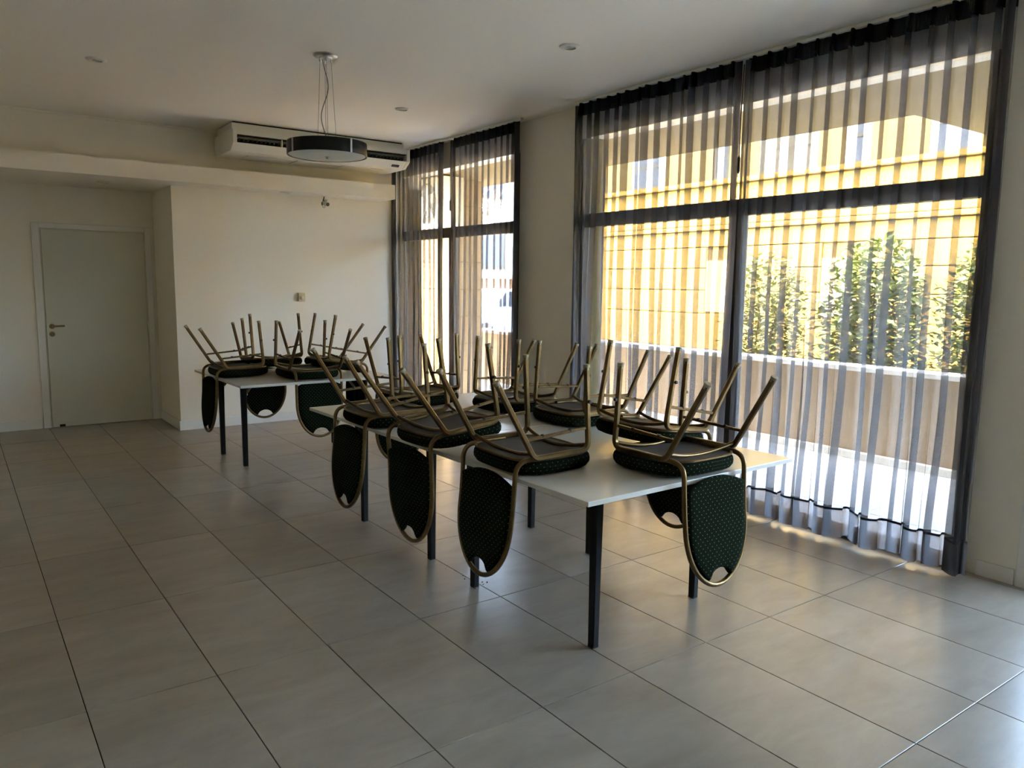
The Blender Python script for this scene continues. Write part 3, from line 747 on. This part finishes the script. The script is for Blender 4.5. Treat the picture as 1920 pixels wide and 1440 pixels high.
# shrubs
def shrub(label, cx, cy, w, d, h, n, seed, m, size):
    r = random.Random(seed); root = empty('shrub', (cx, cy, .62), 0, label, 'shrub', 'leafy shrubs behind the planter wall')
    st = MB()
    for k in range(7):
        a = r.uniform(0, 6.28); rr = r.uniform(.2, .8)
        st.tube([(r.uniform(-.1, .1), r.uniform(-.15, .15), -.02), (.5 * rr * w * math.cos(a) * .5, .5 * rr * d * math.sin(a) * .5, h * .45), (rr * w * .5 * math.cos(a), rr * d * .5 * math.sin(a), h * r.uniform(.75, .95))], .014, 5, r2=.005)
    st.build('stems', M_bark, root)
    lf = MB()
    while n:
        u = Vector((r.uniform(-1, 1), r.uniform(-1, 1), r.uniform(0, 1)))
        q = math.hypot(u.x, u.y)
        lim = math.sqrt(max(0, 1 - max(0, u.z - .45) ** 2 / .31)) * (.85 + .15 * math.sin(5 * math.atan2(u.y, u.x) + seed))
        if q > lim or (q < lim * .35 and r.random() < .8): continue
        n -= 1
        c = Vector((u.x * w / 2, u.y * d / 2, u.z * h))
        a = r.uniform(0, 6.28); el = r.uniform(-.5, .8)
        ax = Vector((math.cos(a) * math.cos(el), math.sin(a) * math.cos(el), math.sin(el))); sd = ax.cross(Vector((r.uniform(-.4, .4), r.uniform(-.4, .4), 1))).normalized(); up = sd.cross(ax)
        l = size * r.uniform(.7, 1.3); ww = l * .30
        lf.add([c, c + ax * l * .5 + sd * ww + up * .1 * l, c + ax * l, c + ax * l * .5 - sd * ww + up * .1 * l, c + ax * l * .5 - up * .02 * l], [(0, 1, 4), (1, 2, 4), (2, 3, 4), (3, 0, 4)])
    o = lf.build('foliage', m, root); o['kind'] = 'stuff'
    return root
shrub('yellow-green shrub behind the planter wall, beside the dark window mullion', 7.45, 2.62, .95, 1.10, 1.30, 2200, 2, M_leaf2, .085)
shrub('tall spiky-leaved shrub behind the planter wall, in the middle of the near curtain panel', 7.40, 1.30, .9, 1.25, 1.42, 3000, 5, M_leaf, .105)
shrub('dense green shrub behind the planter wall, beside the window jamb nearest the camera', 7.40, .08, 1.0, 1.25, 1.40, 3400, 9, M_leaf, .085)
# stone building across the lane
fx = 9.5
fb = empty('stone_building', (fx, 3.0, GZ), 0, 'sunlit ochre stone building across the lane behind the large window', 'building')
def fpart(nm, m, mb, bev=None):
    o = mb.build(nm, m, fb, bevel=bev); o.matrix_parent_inverse = Matrix.Translation((-fx, -3.0, -GZ)); return o
YA, YZ = .6, 9.6
fpart('core_wall', M_stonej, MB().box(fx + .03, YA, GZ, fx + 1.5, YZ, 7.0))
zs = [GZ, .52, 1.09, 1.46, 1.81, 2.14, 2.40]
nich = (4.78, 5.27, 1.12, 1.93); nich2 = (2.75, 3.25, 1.12, 1.93)
for k in range(len(zs) - 1):
    a, b = zs[k] + .006, zs[k + 1] - .006
    segs = [(YA, YZ)]
    if 1.0 < zs[k] < 1.9: segs = [(YA, nich2[0]), (nich2[1], nich[0]), (nich[1], YZ)]
    for s0, s1 in segs: fpart('stone_course', M_stone, MB().box(fx, s0, a, fx + .05, s1, b), .01)
for q in (nich, nich2): fpart('blind_panel', M_planter, MB().box(fx + .022, q[0], q[2], fx + .04, q[1], q[3]))
fpart('string_course', M_stone, MB().box(fx - .05, YA, 2.40, fx + .05, YZ, 2.47), .012)
fpart('stone_course', M_stone, MB().box(fx, YA, 2.48, fx + .05, YZ, 3.08), .01)
fpart('sill_band', M_stone, MB().box(fx - .07, YA, 3.085, fx + .05, YZ, 3.16), .012)
wins = [(4.90, 5.20), (3.40, 4.36), (2.64, 3.0), (6.2, 7.0), (1.3, 1.9)]
edges = [YA] + [q for w in sorted(wins) for q in w] + [YZ]
for k in range(0, len(edges), 2): fpart('wall_panel', M_stonep, MB().box(fx, edges[k], 3.16, fx + .05, edges[k + 1], 4.3))
fpart('wall_panel', M_stonep, MB().box(fx, YA, 4.3, fx + .05, YZ, 7.0))
for k, (a, b) in enumerate(wins):
    wf = fpart('window', M_shut, MB().box(fx + .01, a, 3.16, fx + .03, a + .05, 4.3).box(fx + .01, b - .05, 3.16, fx + .03, b, 4.3).box(fx + .01, a + .05, 3.50, fx + .03, b - .05, 3.54).box(fx + .01, a + .05, 3.16, fx + .03, b - .05, 3.20))
    MB().box(fx + .018, a + .04, 3.19, fx + .026, b - .04, 4.28).build('pane', M_winb if k != 1 else M_shut, wf)
# street beyond the far window
tb = empty('white_building', (15, 25.0, GZ), 0, 'overexposed white building down the street beyond the far window', 'building')
MB().box(-6, 0, 0, 16, 3, 9).build('wall', mat('white_render', (.82, .80, .74), .9), tb)
for k in range(4):
    for z in (2.2, 5.2):
        w_ = MB().box(-4 + 3.6 * k, -.06, z, -2.6 + 3.6 * k, .02, z + 1.7).build('window', M_shut, tb)
        MB().box(-3.9 + 3.6 * k, -.08, z + .1, -2.7 + 3.6 * k, -.05, z + 1.6).build('pane', M_winb, w_)
MB().box(-6, -.15, 8.7, 16, 0, 9.0).build('cornice', M_coping, tb)
yw = empty('garden_wall', (14.0, 19.5, GZ), 0, 'ochre garden wall behind the parked cars', 'wall')
MB().box(-5, 0, 0, 10, .25, 1.75).build('wall_body', M_planter, yw); MB().box(-5, -.04, 1.75, 10, .29, 1.85).build('coping', M_coping, yw)
def car(name, label, x, y, rz, m):
    c = empty(name, (x, y, GZ), rz, label, 'car', 'cars parked in the street')
    body = [(-2.0, .35), (-2.05, .70), (-1.85, .92), (-.95, .98), (-.35, 1.42), (1.0, 1.44), (1.75, .98), (2.0, .90), (2.05, .38), (1.9, .26), (-1.9, .26)]
    MB().prism(body, 'y', -.82, .82).build('body', m, c, bevel=.05)
    gls = [(-.85, 1.00), (-.32, 1.38), (.97, 1.40), (1.55, 1.00)]
    MB().prism(gls, 'y', -.83, .83).build('side_window', M_winb, c)
    for sx in (-1.25, 1.25):
        for sy in (-.78, .78):
            w = MB().lathe([(.0, -.10), (.30, -.10), (.31, -.06), (.31, .06), (.30, .10), (.0, .10)], (sx, sy, .31), 20, 'y').build('wheel', M_knob, c, smooth=40)
            MB().lathe([(.0, -.105), (.18, -.105), (.18, .105), (.0, .105)], (sx, sy, .31), 14, 'y').build('hub_cap', M_chrome, w, smooth=40)
    for sy in (-.6, .6): MB().box(2.0, sy - .14, .72, 2.06, sy + .14, .84).build('tail_light', mat('red_lens', (.6, .02, .02), .3), c)
car('parked_car', 'white car parked in the street beyond the far window', 11.4, 14.2, math.radians(20), mat('white_car_paint', (.75, .76, .78), .25))
car('parked_car', 'red car parked behind the white car in the street', 13.6, 16.9, math.radians(15), mat('red_car_paint', (.45, .02, .025), .25))
# bare tree
tr = empty('bare_tree', (10.6, 14.9, GZ), 0, 'bare branching tree in the street beyond the far window', 'tree')
rnd = random.Random(12); tk = MB(); bh = MB()
tk.tube([(0, 0, 0), (.05, .02, 1.2), (0, .08, 2.3)], .11, 8, r2=.08)
def branch(p, d, l, r, lev):
    q = p + d * l * .5 + Vector((rnd.uniform(-.1, .1),) * 3) * l * .5; e = p + d * l
    bh.tube([p, q, e], r, 5, r2=r * .55)
    if lev == 0: return
    for _ in range(3):
        nd = (d + Vector((rnd.uniform(-.8, .8), rnd.uniform(-.8, .8), rnd.uniform(-.35, .55)))).normalized()
        branch(p + d * l * rnd.uniform(.55, 1), nd, l * rnd.uniform(.6, .8), r * .55, lev - 1)
for k in range(5):
    a = 2 * PI * k / 5; branch(Vector((0, .08, 2.25)), Vector((math.cos(a) * .7, math.sin(a) * .7, .8)).normalized(), 1.2, .05, 3)
tk.build('trunk', M_bark, tr, smooth=50); o = bh.build('branches', M_bark, tr); o['kind'] = 'stuff'
